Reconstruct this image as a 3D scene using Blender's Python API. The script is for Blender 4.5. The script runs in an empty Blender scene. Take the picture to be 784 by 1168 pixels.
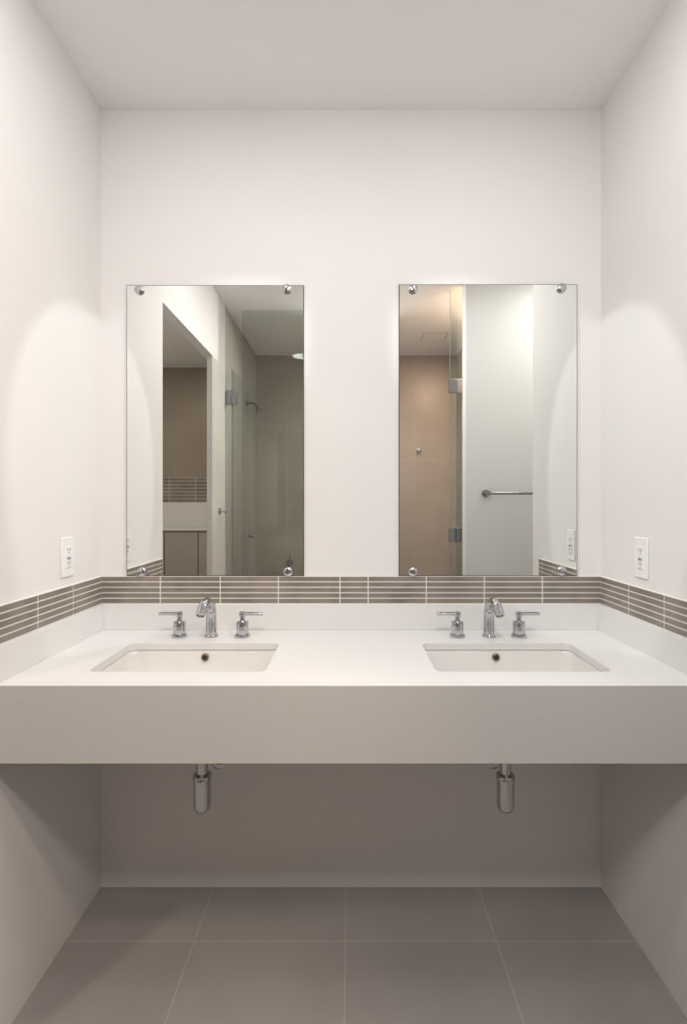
import bpy, bmesh, math, random
from mathutils import Vector, Matrix
random.seed(4)
PI=math.pi
C=bpy.context.scene.collection
S=bpy.context.scene
# ---------------------------------------------------------------- materials
def nodes(m):
    m.use_nodes=True; nt=m.node_tree; return nt, nt.nodes, nt.links
def mat(name,col,rough=.5,metal=0,spec=.5,noise=0,nscale=8,bump=0,bscale=60):
    m=bpy.data.materials.new(name); nt,n,l=nodes(m); b=n['Principled BSDF']
    b.inputs['Base Color'].default_value=(*col,1); b.inputs['Roughness'].default_value=rough
    b.inputs['Metallic'].default_value=metal; b.inputs['Specular IOR Level'].default_value=spec
    tc=n.new('ShaderNodeTexCoord')
    if noise:
        nz=n.new('ShaderNodeTexNoise'); nz.inputs['Scale'].default_value=nscale; nz.inputs['Detail'].default_value=4
        l.new(tc.outputs['Object'],nz.inputs['Vector'])
        mp=n.new('ShaderNodeMapRange'); mp.inputs[1].default_value=.3; mp.inputs[2].default_value=.7
        mp.inputs[3].default_value=1-noise; mp.inputs[4].default_value=1+noise
        l.new(nz.outputs['Fac'],mp.inputs[0])
        mx=n.new('ShaderNodeVectorMath'); mx.operation='SCALE'; mx.inputs[0].default_value=col
        l.new(mp.outputs[0],mx.inputs['Scale']); l.new(mx.outputs[0],b.inputs['Base Color'])
    if bump:
        nb=n.new('ShaderNodeTexNoise'); nb.inputs['Scale'].default_value=bscale; nb.inputs['Detail'].default_value=3
        l.new(tc.outputs['Object'],nb.inputs['Vector'])
        bp=n.new('ShaderNodeBump'); bp.inputs['Strength'].default_value=bump; bp.inputs['Distance'].default_value=.002
        l.new(nb.outputs['Fac'],bp.inputs['Height']); l.new(bp.outputs[0],b.inputs['Normal'])
    return m
def tile_mat(name,c1,c2,grout,axes,w,h,off,origin,rough=.4,mortar=.003,noise=.06):
    """large format tile; axes picks the two object coordinates the grid runs along"""
    m=bpy.data.materials.new(name); nt,n,l=nodes(m); b=n['Principled BSDF']
    tc=n.new('ShaderNodeTexCoord'); sp=n.new('ShaderNodeSeparateXYZ'); cb=n.new('ShaderNodeCombineXYZ')
    l.new(tc.outputs['Object'],sp.inputs[0])
    l.new(sp.outputs[axes[0]],cb.inputs[0]); l.new(sp.outputs[axes[1]],cb.inputs[1])
    mp=n.new('ShaderNodeVectorMath'); mp.operation='SUBTRACT'; mp.inputs[1].default_value=(origin[0],origin[1],0)
    l.new(cb.outputs[0],mp.inputs[0])
    br=n.new('ShaderNodeTexBrick'); br.offset=off; br.squash=1
    br.inputs['Scale'].default_value=1; br.inputs['Brick Width'].default_value=w; br.inputs['Row Height'].default_value=h
    br.inputs['Mortar Size'].default_value=mortar; br.inputs['Mortar Smooth'].default_value=.1
    br.inputs['Color1'].default_value=(*c1,1); br.inputs['Color2'].default_value=(*c2,1); br.inputs['Mortar'].default_value=(*grout,1)
    l.new(mp.outputs[0],br.inputs['Vector'])
    nz=n.new('ShaderNodeTexNoise'); nz.inputs['Scale'].default_value=3; nz.inputs['Detail'].default_value=6
    l.new(tc.outputs['Object'],nz.inputs['Vector'])
    mr=n.new('ShaderNodeMapRange'); mr.inputs[1].default_value=.3; mr.inputs[2].default_value=.7
    mr.inputs[3].default_value=1-noise; mr.inputs[4].default_value=1+noise
    l.new(nz.outputs['Fac'],mr.inputs[0])
    sc=n.new('ShaderNodeVectorMath'); sc.operation='SCALE'
    l.new(br.outputs['Color'],sc.inputs[0]); l.new(mr.outputs[0],sc.inputs['Scale'])
    l.new(sc.outputs[0],b.inputs['Base Color'])
    b.inputs['Roughness'].default_value=rough
    bp=n.new('ShaderNodeBump'); bp.inputs['Strength'].default_value=.4; bp.inputs['Distance'].default_value=.002; bp.invert=True
    l.new(br.outputs['Fac'],bp.inputs['Height']); l.new(bp.outputs[0],b.inputs['Normal'])
    return m
def quartz_mat(name,col,dark,amt):
    m=bpy.data.materials.new(name); nt,n,l=nodes(m); b=n['Principled BSDF']
    tc=n.new('ShaderNodeTexCoord')
    v=n.new('ShaderNodeTexVoronoi'); v.inputs['Scale'].default_value=280
    l.new(tc.outputs['Object'],v.inputs['Vector'])
    nz=n.new('ShaderNodeTexNoise'); nz.inputs['Scale'].default_value=120; nz.inputs['Detail'].default_value=3
    l.new(tc.outputs['Object'],nz.inputs['Vector'])
    mr=n.new('ShaderNodeMapRange'); mr.inputs[1].default_value=.15; mr.inputs[2].default_value=.42
    mr.inputs[3].default_value=amt; mr.inputs[4].default_value=0
    l.new(v.outputs['Distance'],mr.inputs[0])
    ml=n.new('ShaderNodeMath'); ml.operation='MULTIPLY'
    st=n.new('ShaderNodeMapRange'); st.inputs[1].default_value=.5; st.inputs[2].default_value=.6
    l.new(nz.outputs['Fac'],st.inputs[0]); l.new(mr.outputs[0],ml.inputs[0]); l.new(st.outputs[0],ml.inputs[1])
    mx=n.new('ShaderNodeMix'); mx.data_type='RGBA'
    mx.inputs[6].default_value=(*col,1); mx.inputs[7].default_value=(*dark,1)
    l.new(ml.outputs[0],mx.inputs[0]); l.new(mx.outputs[2],b.inputs['Base Color'])
    b.inputs['Roughness'].default_value=.32
    return m
def glass_mat(name,tint):
    m=bpy.data.materials.new(name); nt,n,l=nodes(m); n.remove(n['Principled BSDF'])
    o=n['Material Output']; t=n.new('ShaderNodeBsdfTransparent'); t.inputs[0].default_value=(*tint,1)
    g=n.new('ShaderNodeBsdfGlossy'); g.inputs['Roughness'].default_value=.02
    f=n.new('ShaderNodeLayerWeight'); f.inputs[0].default_value=.5
    p=n.new('ShaderNodeMath'); p.operation='POWER'; p.inputs[1].default_value=5
    q=n.new('ShaderNodeMath'); q.operation='MULTIPLY_ADD'; q.inputs[1].default_value=.35; q.inputs[2].default_value=.03
    l.new(f.outputs['Facing'],p.inputs[0]); l.new(p.outputs[0],q.inputs[0])
    mx=n.new('ShaderNodeMixShader'); l.new(q.outputs[0],mx.inputs[0]); l.new(t.outputs[0],mx.inputs[1]); l.new(g.outputs[0],mx.inputs[2])
    l.new(mx.outputs[0],o.inputs[0]); return m
PAINT=mat('wall_paint',(.79,.775,.768),.6,0,.25,noise=.012,nscale=2.5,bump=.08,bscale=180)
CEIL=mat('ceiling_paint',(.94,.935,.93),.8,0,.2,noise=.012,nscale=2,bump=.06,bscale=160)
FLOOR=tile_mat('floor_tile',(.362,.337,.324),(.347,.323,.311),(.455,.425,.40),(0,1),.471,.471,0,(-.016-.471*6,-.22-.471*8),.36,.002)
TILE_X=tile_mat('shower_tile_side',(.37,.36,.335),(.36,.35,.325),(.44,.43,.40),(1,2),.60,.45,0,(-3.0,-.02),.35,.002)
TILE_P=tile_mat('post_tile',(.60,.595,.565),(.59,.585,.555),(.50,.49,.46),(1,2),.60,.45,0,(-3.0,-.02),.35,.002)
TILE_Y=tile_mat('shower_tile_far',(.365,.325,.29),(.355,.315,.28),(.43,.39,.35),(0,2),.60,.45,0,(-3.0,-.02),.35,.002)
TILE_B=tile_mat('bath_tile',(.33,.28,.225),(.315,.268,.213),(.37,.32,.26),(0,2),.60,.45,0,(-3.0,-.02),.4,.002)
MOS=mat('mosaic_glaze',(.245,.215,.185),.28,0,.5,noise=.25,nscale=9)
GROUT=mat('mosaic_grout',(.80,.775,.73),.8)
QUARTZ=quartz_mat('quartz',(.765,.762,.758),(.5,.48,.46),.28)
APRON_SHADED=quartz_mat('quartz_apron_shaded',(.58,.566,.552),(.38,.365,.35),.5)  # same quartz as the top, darkened to paint in the front's shade
PORC=mat('porcelain',(.78,.773,.75),.12,0,.5,noise=.01)
CHROME=mat('chrome',(.54,.55,.585),.05,1,noise=.01)
STEEL=mat('polished_steel',(.56,.57,.59),.06,1,noise=.02)
HINGE=mat('hinge_metal',(.30,.31,.325),.2,1,noise=.03)
BRONZE=mat('aged_bronze',(.24,.18,.11),.35,1,noise=.1)
DARK=mat('black_recess',(.03,.03,.03),.7,noise=.05)
MIRROR=mat('mirror_silver',(.865,.885,.86),0,1)
EDGE=mat('mirror_edge',(.06,.065,.06),.3,0,noise=.05)
WHITEP=mat('white_plastic',(.86,.86,.87),.3,noise=.01)
GREYP=mat('grey_plastic',(.30,.30,.31),.4,noise=.02)
GLASS=glass_mat('clear_glass',(.93,.955,.94))
TINTED=glass_mat('tinted_glass',(.88,.91,.895))
GEDGE=mat('glass_edge',(.22,.26,.24),.15,0,noise=.05)
WOOD=mat('cabinet_lacquer',(.44,.40,.345),.45,noise=.06,nscale=5)
BRAID=mat('braided_hose',(.5,.5,.5),.35,.9,noise=.25,nscale=300)
# ---------------------------------------------------------------- mesh helpers
def box(bm,x0,x1,y0,y1,z0,z1,mi=0):
    if x0>x1:x0,x1=x1,x0
    if y0>y1:y0,y1=y1,y0
    if z0>z1:z0,z1=z1,z0
    v=[bm.verts.new(p) for p in ((x0,y0,z0),(x1,y0,z0),(x1,y1,z0),(x0,y1,z0),(x0,y0,z1),(x1,y0,z1),(x1,y1,z1),(x0,y1,z1))]
    for f in ((0,3,2,1),(4,5,6,7),(0,1,5,4),(1,2,6,5),(2,3,7,6),(3,0,4,7)):
        bm.faces.new([v[i] for i in f]).material_index=mi
def lathe(bm,prof,center=(0,0,0),axis=(0,0,1),seg=32,mi=0):
    """prof: (radius, height) list along axis"""
    q=Vector((0,0,1)).rotation_difference(Vector(axis)).to_matrix(); c=Vector(center); rings=[]
    for r,h in prof:
        if r<1e-6: rings.append([bm.verts.new(c+q@Vector((0,0,h)))])
        else: rings.append([bm.verts.new(c+q@Vector((r*math.cos(2*PI*k/seg),r*math.sin(2*PI*k/seg),h))) for k in range(seg)])
    for a,b in zip(rings,rings[1:]):
        for k in range(seg):
            k2=(k+1)%seg
            if len(a)==1 and len(b)==1: continue
            if len(a)==1: f=[a[0],b[k],b[k2]]
            elif len(b)==1: f=[a[k],a[k2],b[0]]
            else: f=[a[k],a[k2],b[k2],b[k]]
            try: bm.faces.new(f).material_index=mi
            except ValueError: pass
def sweep(bm,pts,rad,seg=20,cap=True,mi=0,flat=1):
    pts=[Vector(p) for p in pts]; rings=[]
    if not hasattr(rad,'__len__'): rad=[rad]*len(pts)
    up=None
    for i,p in enumerate(pts):
        t=(pts[min(i+1,len(pts)-1)]-pts[max(i-1,0)]).normalized()
        if up is None: up=t.orthogonal().normalized()
        up=(up-t*up.dot(t)).normalized(); s=t.cross(up)
        rings.append([bm.verts.new(p+rad[i]*(math.cos(2*PI*k/seg)*up+math.sin(2*PI*k/seg)*s)) for k in range(seg)])
    for a,b in zip(rings,rings[1:]):
        for k in range(seg): bm.faces.new([a[k],a[(k+1)%seg],b[(k+1)%seg],b[k]]).material_index=mi
    if cap:
        bm.faces.new(rings[0][::-1]).material_index=mi; bm.faces.new(rings[-1]).material_index=mi
def rrect(hx,hy,r,n=8,cx=0,cy=0):
    out=[]
    for (sx,sy,a0) in ((1,1,0),(-1,1,PI/2),(-1,-1,PI),(1,-1,1.5*PI)):
        for k in range(n+1):
            a=a0+PI/2*k/n; out.append((cx+sx*(hx-r)+r*math.cos(a),cy+sy*(hy-r)+r*math.sin(a)))
    return out
def obj(name,bm,m,parent=None,bevel=0,smooth=True,seg=2):
    bmesh.ops.recalc_face_normals(bm,faces=bm.faces)
    me=bpy.data.meshes.new(name); bm.to_mesh(me); bm.free()
    for x in (m if isinstance(m,(list,tuple)) else [m]): me.materials.append(x)
    o=bpy.data.objects.new(name,me); C.objects.link(o)
    if smooth:
        for p in me.polygons: p.use_smooth=True
        try: me.set_sharp_from_angle(angle=math.radians(38))
        except Exception: pass
    if bevel:
        b=o.modifiers.new('bevel','BEVEL'); b.width=bevel; b.segments=seg; b.limit_method='ANGLE'; b.angle_limit=math.radians(40)
    if parent: o.parent=parent
    return o
def B(*a):
    bm=bmesh.new(); box(bm,*a); return bm
def struct(name,bm,m,bevel=0):
    o=obj(name,bm,m,None,bevel,smooth=False); o['kind']='structure'; return o
def tag(o,label,cat,group=None):
    o['label']=label; o['category']=cat
    if group:o['group']=group
    return o
def thing(name,label,cat,loc=(0,0,0),rz=0,group=None):
    o=bpy.data.objects.new(name,None); C.objects.link(o); o.location=loc; o.rotation_euler=(0,0,rz)
    o.empty_display_size=.05
    return tag(o,label,cat,group)
def dup(root,loc,rz,label):
    r=root.copy(); C.objects.link(r); r.location=loc; r.rotation_euler=(0,0,rz); r['label']=label
    for ch in list(root.children):
        c=ch.copy(); C.objects.link(c); c.parent=r
        for g in list(ch.children):
            d=g.copy(); C.objects.link(d); d.parent=c
    return r
# ---------------------------------------------------------------- room shell
XL,XR,H=-.888,.891,2.763
YF=-2.96; YB=-3.38
struct('floor',B(-2.5,1.8,-3.48,.1,-.1,0),FLOOR)
struct('ceiling',B(-2.5,1.8,-3.48,.1,H,H+.1),CEIL)
struct('wall_back',B(XL-.06,XR+.1,0,.1,0,H),PAINT)
struct('wall_left',B(XL-.06,XL,-.6,0,0,H),PAINT)
struct('wall_left_header',B(XL-.06,XL,-1.6,-.6,2.316,H),PAINT)
struct('wall_right',B(XR,XR+.1,-.68,0,0,H),PAINT)
struct('wall_shower_left',B(XL-.06,XL,YF,-1.78,0,H),TILE_X)
bm=B(XL-.035,XL,-1.6,-1.45,0,2.316); box(bm,XL-.06,XL,-1.78,-1.6,0,H)
struct('wall_left_post',bm,TILE_P)
struct('wall_shower_far',B(XL-.06,1.1,YF-.1,YF,0,H),TILE_Y)
struct('wall_shower_right',B(1.0,1.1,YF,-1.45,0,H),TILE_X)
struct('wall_partition',B(.718,1.8,-1.45,-1.35,0,H),PAINT)
struct('wall_nook_right',B(1.7,1.8,-1.35,-.68,0,H),PAINT)
struct('wall_nook_back',B(XR+.1,1.8,-.68,-.58,0,H),PAINT)
struct('wall_bath_left',B(-2.5,-2.4,YB,-.5,0,H),PAINT)
struct('wall_bath_near',B(-2.4,XL-.06,-.6,-.5,0,H),PAINT)
struct('wall_bath_far',B(-2.5,XL,YB-.1,YB,0,H),TILE_B)
struct('wall_bath_right',B(XL-.06,XL,YB,YF-.1,0,H),TILE_B)
# ---------------------------------------------------------------- mosaic bands
def mosaic(axis,cuts,z0,z1,rows,face,sgn,label,t=.008):
    """axis 'x': band on a wall facing -Y/+Y at y=face; 'y': on a wall at x=face. sgn: direction it stands proud"""
    bm=bmesh.new(); g=.0019; a,b=cuts[0],cuts[-1]
    def bx(u0,u1,w0,w1,d,mi):
        if axis=='x': box(bm,u0,u1,face,face+sgn*d,w0,w1,mi)
        else: box(bm,face,face+sgn*d,u0,u1,w0,w1,mi)
    bx(a,b,z0,z1,t-.0006,1); rh=(z1-z0)/rows
    for i in range(len(cuts)-1):
        for r in range(rows):
            bx(cuts[i]+g,cuts[i+1]-g,z0+r*rh+g,z0+(r+1)*rh-g,t,0)
    o=obj('tile_border',bm,[MOS,GROUT],smooth=False)
    return tag(o,label,'tile border','mosaic tile borders')
ZS,ZT=1.009,1.1055
cu=[(u-400)/321 for u in (184,252,318,388,420,486,552,618)]
mosaic('x',[XL]+cu+[XR],ZS,ZT,5,0,-1,'taupe striped mosaic tile border on the back wall under the two mirrors')
ys=[-.585,-.55,-.37,-.19,-.008]
mosaic('y',ys,ZS,ZT,5,XL,1,'taupe striped mosaic tile border along the left side wall')
mosaic('y',ys,ZS,ZT,5,XR,-1,'taupe striped mosaic tile border along the right side wall')
mosaic('x',[-2.4+.27*k for k in range(6)],1.379,1.632,7,YB,1,'dark striped mosaic tile border seen in the left mirror, above the pale cabinet splashback')
# ---------------------------------------------------------------- vanity counter
ZC=.919; YFRONT=-.56
SX=.46; SY=-.3255; HX=.235; HY=.1335
vc=thing('vanity_counter','long pale quartz vanity counter with a deep speckled front apron, spanning wall to wall','counter',(0,-.28,.7285))
def loc(o,p=vc): o.location=-Vector(p.location); return o
bm=bmesh.new()
def loop(pts,z):
    vs=[bm.verts.new((x,y,z)) for x,y in pts]
    return [bm.edges.new((vs[i],vs[(i+1)%len(vs)])) for i in range(len(vs))]
E=loop([(XL,YFRONT+.02),(XR,YFRONT+.02),(XR,0),(XL,0)],ZC)
for s in (-1,1): E+=loop(rrect(HX,HY,.022,8,s*SX,SY),ZC)
fill=bmesh.ops.triangle_fill(bm,edges=E,use_beauty=True)
fs=[f for f in bm.faces]
ex=bmesh.ops.extrude_face_region(bm,geom=fs)
bmesh.ops.translate(bm,verts=[v for v in ex['geom'] if isinstance(v,bmesh.types.BMVert)],vec=(0,0,-.02))
loc(obj('countertop',bm,QUARTZ,vc,smooth=False))
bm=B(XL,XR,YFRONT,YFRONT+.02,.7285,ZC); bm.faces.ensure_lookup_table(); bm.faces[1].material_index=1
loc(obj('apron',bm,[APRON_SHADED,QUARTZ],vc,bevel=.001))
loc(obj('back_splash',B(XL+.02,XR-.02,-.02,0,ZC,ZS),QUARTZ,vc,bevel=.001))
loc(obj('side_splash',B(XL,XL+.02,YFRONT,0,ZC,ZS),QUARTZ,vc,bevel=.001))
loc(obj('side_splash',B(XR-.02,XR,YFRONT,0,ZC,ZS),QUARTZ,vc,bevel=.001))
# ---------------------------------------------------------------- sinks
ZB=.755
sk=thing('sink','left white rectangular undermount sink, nearer the pair of taps by the left wall','sink',(-SX,SY,ZB),0,'undermount sinks')
bm=bmesh.new(); rings=[]; dx,dy=.01,.0655
for hx,hy,r,z,cx,cy in ((.262,.160,.03,.8985,0,0),(.240,.1385,.026,.8985,0,0),(.2375,.136,.028,.8955,0,0),(.236,.134,.03,.885,0,0),
        (.226,.126,.04,.80,0,0),(.217,.117,.045,.782,0,0),(.203,.104,.05,.771,0,0),(.175,.082,.05,.766,0,.01),(.09,.05,.045,.763,dx*.6,.035),(.024,.024,.0239,.760,dx,dy)):
    rings.append([bm.verts.new((x,y,z-ZB)) for x,y in rrect(hx,hy,r,8,cx,cy)])
for a,b in zip(rings,rings[1:]):
    for k in range(len(a)): bm.faces.new([a[k],a[(k+1)%len(a)],b[(k+1)%len(a)],b[k]])
ba=obj('basin',bm,PORC,sk); so=ba.modifiers.new('wall','SOLIDIFY'); so.thickness=.007; so.offset=-1
bm=bmesh.new(); lathe(bm,[(0,.0075),(.014,.0085),(.016,.006),(.019,.006),(.024,.0075),(.027,.006),(.027,.003),(0,.003)],(dx,dy,0.003))
obj('drain',bm,CHROME,sk)
bm=bmesh.new(); lathe(bm,[(0,0.001),(.0055,.001),(.0065,.004),(.0095,.004),(.0115,.002),(.0115,-.004),(0,-.004)],(0,.1292,.877-ZB),(0,-1,0))
ov=obj('overflow_ring',bm,BRONZE,sk)
bm=bmesh.new(); lathe(bm,[(0,.0025),(.0045,.0022),(.0045,0),(0,0)],(0,.1292,.877-ZB),(0,-1,0)); obj('overflow_hole',bm,DARK,ov)
dup(sk,(SX,SY,ZB),0,'right white rectangular undermount sink, nearer the right wall')
# ---------------------------------------------------------------- faucets
def spout():
    t=thing('faucet','chrome curved faucet spout behind the left sink','faucet',(-.465,-.108,ZC),0,'chrome faucet spouts')
    bm=bmesh.new(); lathe(bm,[(0,0),(.0215,0),(.0225,.002),(.0225,.006),(.0205,.009),(.0175,.0105),(0,.0105)]); obj('base_flange',bm,CHROME,t)
    pts=[(0,0,.008),(0,0,.03),(0,0,.055),(0,0,.080)]; rad=[.0182,.018,.0175,.017]
    n=18
    for k in range(1,n+1):
        a=PI-PI*.82*k/n; pts.append((0,-.062-.062*math.cos(a)*1.0,.080+.045*math.sin(a))); rad.append(.0168-.0024*k/n)
    d=(Vector(pts[-1])-Vector(pts[-2])).normalized()
    bm=bmesh.new(); sweep(bm,pts,rad,28); obj('spout',bm,CHROME,t)
    bm=bmesh.new(); e=Vector(pts[-1]); lathe(bm,[(.0144,-.001),(.0150,.0005),(.0150,.009),(.0140,.010),(.011,.010),(.010,.006),(0,.006)],e,d)
    ar=obj('aerator',bm,STEEL,t)
    return t
def handle():
    t=thing('lever_tap','chrome lever tap','lever tap',(0,0,ZC),0,'chrome lever taps')
    bm=bmesh.new(); lathe(bm,[(0,0),(.0250,0),(.0258,.002),(.0258,.007),(.025,.009),(0,.009)]); obj('base_flange',bm,CHROME,t)
    bm=bmesh.new(); lathe(bm,[(0,.009),(.0195,.009),(.0200,.010),(.0200,.050),(.019,.052),(.010,.053),(.0085,.056),(.0085,.070),(0,.070)]); obj('handle_body',bm,CHROME,t)
    bm=bmesh.new(); lathe(bm,[(0,.068),(.0100,.068),(.0105,.070),(.0105,.0815),(.0095,.083),(0,.083)])
    box(bm,-.068,-.002,-.0072,.0072,.0725,.0815)
    obj('lever',bm,CHROME,t,bevel=.0014)
    return t
sp=spout(); dup(sp,(.462,-.108,ZC),0,'chrome curved faucet spout behind the right sink')
hd=handle()
hd.location=(-.57,-.112,ZC); hd['label']='chrome lever tap left of the left sink spout, lever pointing to the left wall'
dup(hd,(-.36,-.112,ZC),PI,'chrome lever tap right of the left sink spout')
dup(hd,(.356,-.112,ZC),0,'chrome lever tap left of the right sink spout')
dup(hd,(.561,-.112,ZC),PI,'chrome lever tap right of the right sink spout, lever pointing to the right wall')
# ---------------------------------------------------------------- traps under the counter
TY=SY+dy
tr=thing('bottle_trap','chrome bottle trap hanging under the counter below the left sink','drain trap',(-.45,TY,.43),0,'chrome bottle traps')
bm=bmesh.new(); lathe(bm,[(0,.0),(.012,.0005),(.019,.003),(.0225,.008),(.0240,.014),(.0240,.017),(.0262,.018),(.0262,.096),(.0278,.097),(.0278,.109),(.025,.113),(0,.113)]); obj('bottle',bm,STEEL,tr)
bm=bmesh.new(); lathe(bm,[(.017,.112),(.017,.150),(.0215,.151),(.0215,.156),(.029,.158),(.030,.162),(.030,.205),(.026,.210),(0,.21)]); obj('neck',bm,STEEL,tr)
bm=bmesh.new(); lathe(bm,[(0,.21),(.022,.21),(.023,.213),(.023,.235),(.018,.238),(0,.238)],seg=10); obj('slip_nut',bm,CHROME,tr)
bm=bmesh.new(); lathe(bm,[(.016,.236),(.016,.322)]); obj('tailpiece',bm,CHROME,tr)
bm=bmesh.new(); sweep(bm,[(0,.02,.183),(0,-TY-.001,.183)],.015); ou=obj('outlet_pipe',bm,CHROME,tr)
bm=bmesh.new(); lathe(bm,[(.015,.014),(.018,.013),(.028,.005),(.031,.0005),(.0,.0005)],(0,-TY,.183),(0,-1,0)); obj('wall_flange',bm,CHROME,ou)
dup(tr,(.47,TY,.43),0,'chrome bottle trap hanging under the counter below the right sink')
vl=thing('shutoff_valve','small chrome water shutoff valve behind the left bottle trap','valve',(-.447,0,.478),0,'water shutoff valves')
bm=bmesh.new(); lathe(bm,[(0,0.0005),(.022,.0005),(.021,.003),(.012,.008),(.008,.009),(.008,.045),(.012,.046),(.012,.062),(.009,.064),(.005,.065),(.005,.078)],(0,0,0),(0,-1,0))
lathe(bm,[(.008,0),(.008,.028),(.0095,.029),(.0095,.04),(0,.041)],(0,-.054,0)); obj('valve_body',bm,CHROME,vl)
bm=bmesh.new(); lathe(bm,[(0,.088),(.010,.087),(.0155,.083),(.0155,.078),(.010,.075),(0,.075)],(0,0,0),(0,-1,0))
for v in bm.verts: v.co.x*=1.35
obj('valve_handle',bm,CHROME,vl)
bm=bmesh.new(); sweep(bm,[(0,-.054,.04),(0,-.054,.09),(.035,-.06,.13),(.035,-.07,.20),(.0,-.085,.32),(-.02,-.10,.40),(-.02,-.108,.418)],.005,12); obj('supply_hose',bm,BRAID,vl)
dup(vl,(.483,0,.478),0,'small chrome water shutoff valve behind the right bottle trap')
# ---------------------------------------------------------------- mirrors
def mirror(x0,x1,z0,z1,clips,label):
    cx=(x0+x1)/2; t=thing('wall_mirror',label,'mirror',(cx,0,z0),0,'frameless wall mirrors')
    hw=(x1-x0)/2; h=z1-z0
    obj('backing',B(-hw,hw,-.0045,-.0002,0.0005,h),EDGE,t,smooth=False)
    bm=bmesh.new(); e=.0028
    o=[bm.verts.new(p) for p in ((-hw,-.0046,.0005),(hw,-.0046,.0005),(hw,-.0046,h),(-hw,-.0046,h))]
    i=[bm.verts.new(p) for p in ((-hw+e,-.0068,e),(hw-e,-.0068,e),(hw-e,-.0068,h-e),(-hw+e,-.0068,h-e))]
    bm.faces.new(i).material_index=0
    for k in range(4): bm.faces.new([o[k],o[(k+1)%4],i[(k+1)%4],i[k]]).material_index=1
    obj('mirror_glass',bm,[MIRROR,EDGE],t,smooth=False)
    for (u,v) in clips:
        X=(u-400)/321-cx; Z=1.361+(575-v)/321-z0
        bm=bmesh.new(); lathe(bm,[(0,-.001),(.0150,-.001),(.0160,.001),(.0160,.006),(.0135,.0085),(.007,.0098),(0,.0102)],(X,-.0068,Z),(0,-1,0),28)
        obj('mounting_clip',bm,CHROME,t)
mirror(-.794,-.165,ZT,2.137,((160,332),(328,331),(163,652),(329,652)),'tall frameless mirror on the left, reflecting the glass shower door')
mirror(.171,.804,ZT,2.140,((471,331),(640,330),(471,652),(640,651)),'tall frameless mirror on the right, reflecting the towel bar')
# ---------------------------------------------------------------- outlets (local +X faces the room)
ot=thing('wall_outlet','white electrical outlet on the left side wall','outlet',(XL,-.214,1.196),0,'white wall outlets')
obj('cover_plate',B(0,.005,-.034,.034,-.062,.062),WHITEP,ot,bevel=.0025)
obj('receptacle_face',B(.004,.0075,-.0165,.0165,-.034,.034),WHITEP,ot,bevel=.001)
for s in (-1,1):
    for y,w,hh in ((-.006,.0011,.004),(.006,.0011,.005)):
        obj('slot',B(.0073,.0079,y-w,y+w,s*.021+.002-hh,s*.021+.002+hh),DARK,ot,smooth=False)
    bm=bmesh.new(); lathe(bm,[(0,.0004),(.0022,.0004),(.0022,-.001)],(.0075,0,s*.021-.009),(1,0,0),14); obj('ground_hole',bm,DARK,ot)
    obj('button',B(.0072,.0092,-.0095,.0095,s*.0045-.003,s*.0045+.003),GREYP if s<0 else WHITEP,ot,bevel=.0006)
    bm=bmesh.new(); lathe(bm,[(0,.0010),(.0022,.0006),(.0025,0)],(.005,0,s*.049),(1,0,0),14); obj('screw',bm,WHITEP,ot)
dup(ot,(XR,-.252,1.197),PI,'white electrical outlet on the right side wall')
# ---------------------------------------------------------------- shower: glass, hinges, fittings
sd=thing('shower_door','open clear glass shower door with chrome hinges, seen in the left mirror','shower door',(-.845,-1.80,.02))
obj('glass_panel',B(-.005,.005,-.60,-.02,0,2.305),[GLASS],sd,smooth=False)
obj('glass_edge_trim',B(-.0055,.0055,-.0195,-.016,0,2.305),GEDGE,sd,smooth=False)
def hinge(par,x,y,z,w=.075,h=.10):
    bm=bmesh.new(); box(bm,x-w/2,x-.006,y-.012,y+.012,z-h/2,z+h/2); box(bm,x+.006,x+w/2,y-.012,y+.012,z-h/2,z+h/2)
    lathe(bm,[(0,-h/2-.004),(.009,-h/2-.004),(.009,h/2+.004),(0,h/2+.004)],(x,y,z),(0,0,1),16)
    obj('hinge',bm,HINGE,par,bevel=.002)
hinge(sd,.0,0,2.10); hinge(sd,.0,0,.28)
bm=bmesh.new(); lathe(bm,[(0,0),(.012,0),(.012,.02),(.018,.022),(.018,.04),(0,.042)],(.005,-.55,1.08),(1,0,0),20); obj('door_knob',bm,CHROME,sd)
fp=thing('glass_screen','wide fixed glass shower screen, seen in the left mirror beside the open door','glass screen',(-.55,-1.86,.0))
obj('glass_panel',B(-.235,.22,-.005,.005,0.012,H-.002),[TINTED],fp,smooth=False)
obj('floor_channel',B(-.235,.22,-.009,.009,0,.012),HINGE,fp,smooth=False)
gp=thing('shower_side_panel','narrow fixed glass shower panel with chrome hinges beside the partition, seen in the right mirror','shower panel',(.70,-1.52,.02))
obj('glass_panel',B(-.045,.04,-.005,.005,0,2.74),[GLASS],gp,smooth=False)
obj('glass_edge_trim',B(-.047,-.0455,-.0055,.0055,0,2.74),GEDGE,gp,smooth=False)
for z in (2.115,1.139,.25): hinge(gp,-.012,0.001,z,.085,.09)
sh=thing('wall_shower','chrome shower spray on a short wall arm, seen in the left mirror','shower',(XL,-2.5,2.2))
bm=bmesh.new(); sweep(bm,[(0.0,0,.02),(.05,0,.022),(.075,0,.012),(.09,0,-.01)],.008,14); obj('arm',bm,HINGE,sh)
bm=bmesh.new(); lathe(bm,[(0,0),(.025,0),(.024,.004),(.010,.008)],(0.0005,0,.02),(1,0,0)); obj('wall_flange',bm,HINGE,sh)
bm=bmesh.new(); lathe(bm,[(.008,0),(.012,.02),(.022,.035),(.030,.042),(.030,.05),(0,.052)],(.087,0,-.005),(.45,0,-1)); obj('head',bm,HINGE,sh)
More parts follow.
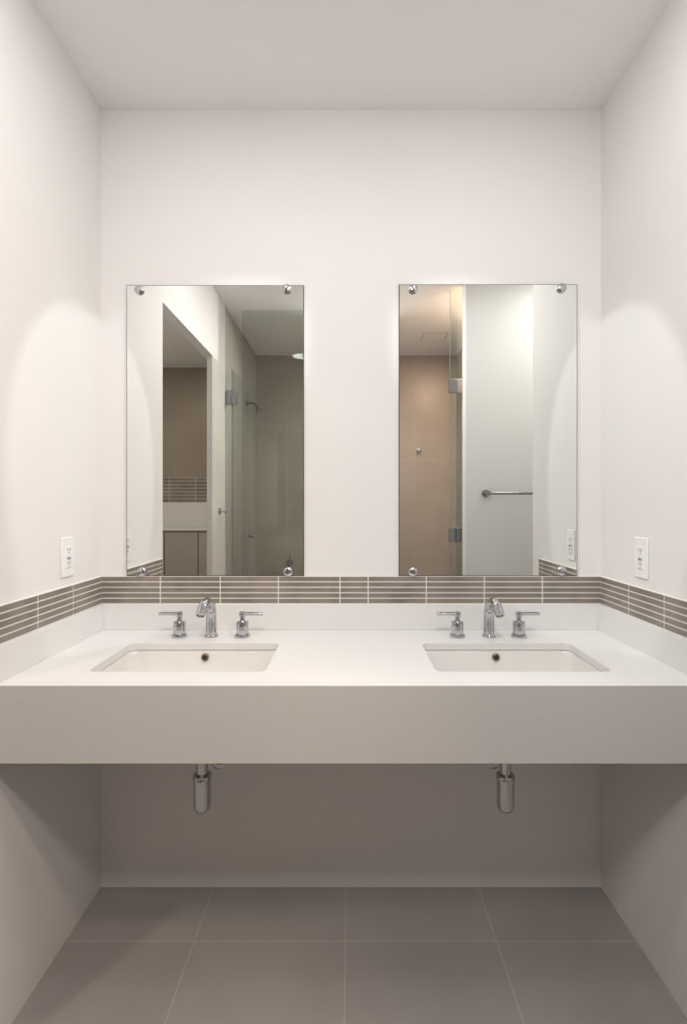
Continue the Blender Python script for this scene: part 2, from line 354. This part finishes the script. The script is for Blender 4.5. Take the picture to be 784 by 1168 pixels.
def hook(name,label,cat,loc_,ax):
    t=thing(name,label,cat,loc_)
    bm=bmesh.new(); lathe(bm,[(0,0.0003),(.024,.0003),(.024,.006),(.020,.008),(0,.008)],(0,0,0),ax); obj('base_plate',bm,CHROME,t)
    bm=bmesh.new(); lathe(bm,[(.008,.007),(.008,.035),(.016,.037),(.017,.045),(.014,.05),(0,.052)],(0,0,0),ax); obj('peg',bm,CHROME,t)
hook('robe_hook','small chrome robe hook on the beige shower wall, seen in the right mirror','hook',(.64,YF,1.867),(0,1,0))
hook('robe_hook','small chrome robe hook on the wall beside the shower door, seen in the left mirror','hook',(XL,-1.62,1.313),(1,0,0))
t=thing('shower_valve','chrome shower valve lever low on the shower wall, seen in the left mirror','valve',(-.575,YF,.81))
bm=bmesh.new(); lathe(bm,[(0,.0003),(.034,.0003),(.033,.005),(.014,.008),(.014,.04),(0,.042)],(0,0,0),(0,1,0)); obj('valve_plate',bm,STEEL,t)
bm=bmesh.new(); sweep(bm,[(0,.035,0),(.005,.042,.04),(.01,.045,.075)],[.009,.007,.006],14); obj('lever',bm,STEEL,t)
tb=thing('towel_bar','chrome towel bar on the pale partition wall, seen in the right mirror','towel bar',(.84,-1.35,1.427))
for x in (0,.46):
    bm=bmesh.new(); lathe(bm,[(0,.0003),(.024,.0003),(.024,.008),(.014,.010),(.012,.05),(.016,.052),(.016,.075),(0,.077)],(x,0,0),(0,1,0)); obj('bracket',bm,HINGE,tb)
bm=bmesh.new(); sweep(bm,[(-.012,.063,0),(.472,.063,0)],.0085,16); obj('bar',bm,HINGE,tb)
cv=thing('ceiling_vent','square ceiling vent over the shower, seen in the right mirror','vent',(.70,-2.42,H))
bm=bmesh.new()
for a in ((-.1,.1,-.1,-.096),(-.1,.1,.096,.1),(-.1,-.096,-.096,.096),(.096,.1,-.096,.096)): box(bm,*a,-.003,-.0003)
obj('frame',bm,WOOD,cv)
obj('grille',B(-.094,.094,-.094,.094,-.003,-.0003),CEIL,cv)
# cabinet in the bathing area
cb=thing('vanity_cabinet','tall taupe cabinet with pale top and splashback, seen in the left mirror','cabinet',(-1.75,YB,0))
obj('body',B(-.64,.64,.02,.42,0.0,1.11),WOOD,cb,smooth=False)
obj('cabinet_top',B(-.645,.645,0.001,.45,1.11,1.13),QUARTZ,cb,bevel=.002)
obj('splashback',B(-.64,.64,0.001,.018,1.131,1.378),QUARTZ,cb,smooth=False)
for x in (-.63,-.313,.004,.321):
    obj('door',B(x,x+.309,.421,.438,.08,1.10),WOOD,cb,bevel=.002)
# ---------------------------------------------------------------- ceiling downlights with lamps, some of them added for effect
def downlight(x,y,label,power,col,size=.17,tilt=0,spot=None,aim=None):
    t=thing('recessed_downlight',label,'ceiling light',(x,y,H),0,'recessed ceiling downlights')
    bm=bmesh.new(); lathe(bm,[(size/2+.002,-.010),(size/2+.004,-.012),(size/2+.02,-.006),(size/2+.022,-.0003),(size/2+.002,-.0003),(size/2+.002,-.010)]); obj('trim_ring',bm,WHITEP,t)
    if spot:
        L=bpy.data.lights.new('lamp','SPOT'); L.spot_size=math.radians(spot); L.spot_blend=.14; L.shadow_soft_size=.02
    else:
        L=bpy.data.lights.new('lamp','AREA'); L.shape='DISK'; L.size=size
    L.energy=power; L.color=col
    o=bpy.data.objects.new('lamp',L); C.objects.link(o); o.parent=t
    o.location=(0,0,-.014-size/2*math.sin(math.radians(tilt))); o.rotation_euler=(math.radians(tilt),0,0)
    if aim: o.rotation_euler=Vector(aim).to_track_quat('-Z','Y').to_euler()
downlight(-.46,-.78,'recessed downlight in front of the left sink',2.8,(1,.995,.99))
downlight(.46,-.78,'recessed downlight in front of the right sink',2.8,(1,.995,.99))
downlight(.46,-.60,'added spotlight over the right sink imitating mirror light on the left side wall',27,(1,.995,.99),.07,0,31,(-.680,.3126,-.664))  # added spot, stands in for light thrown back by the mirror
downlight(-.46,-.60,'added spotlight over the left sink imitating mirror light on the right side wall',27,(1,.995,.99),.07,0,31,(.680,.3126,-.664))  # its added twin, same bounced patch on the opposite wall
downlight(.02,-2.1,'recessed downlight in the middle of the shower ceiling',19,(1,.985,.975),.2,30)
downlight(.9,-1.72,'warm recessed downlight behind the partition in the shower',21,(1,.68,.48),.12)
downlight(0,-1.15,'added fill light in the passage before the vanity',4.8,(1,.99,.98),.2)  # added fill, lights the counter and apron from the front
downlight(-1.7,-1.9,'added fill light in the bathing area',15,(1,.88,.76))  # added lamp, brightens the far wall reflected in the left mirror
downlight(1.32,-.98,'added fill light behind the partition nook',5,(1,.985,.92),.3)  # added lamp, lifts the partition tone in the right mirror
# ---------------------------------------------------------------- world, camera
w=bpy.data.worlds.new('world'); S.world=w; w.use_nodes=True
w.node_tree.nodes['Background'].inputs[0].default_value=(.8,.85,.9,1); w.node_tree.nodes['Background'].inputs[1].default_value=.2
cam=bpy.data.cameras.new('camera'); co=bpy.data.objects.new('camera',cam); C.objects.link(co)
co.location=(0,-1.78,1.361); co.rotation_euler=(PI/2,0,0)
cam.sensor_fit='VERTICAL'; cam.sensor_height=36; cam.lens=571.4*36/1168; cam.clip_start=.02
cam.shift_x=-8/1168; cam.shift_y=-9/1168
S.camera=co
S.view_settings.view_transform='Standard'
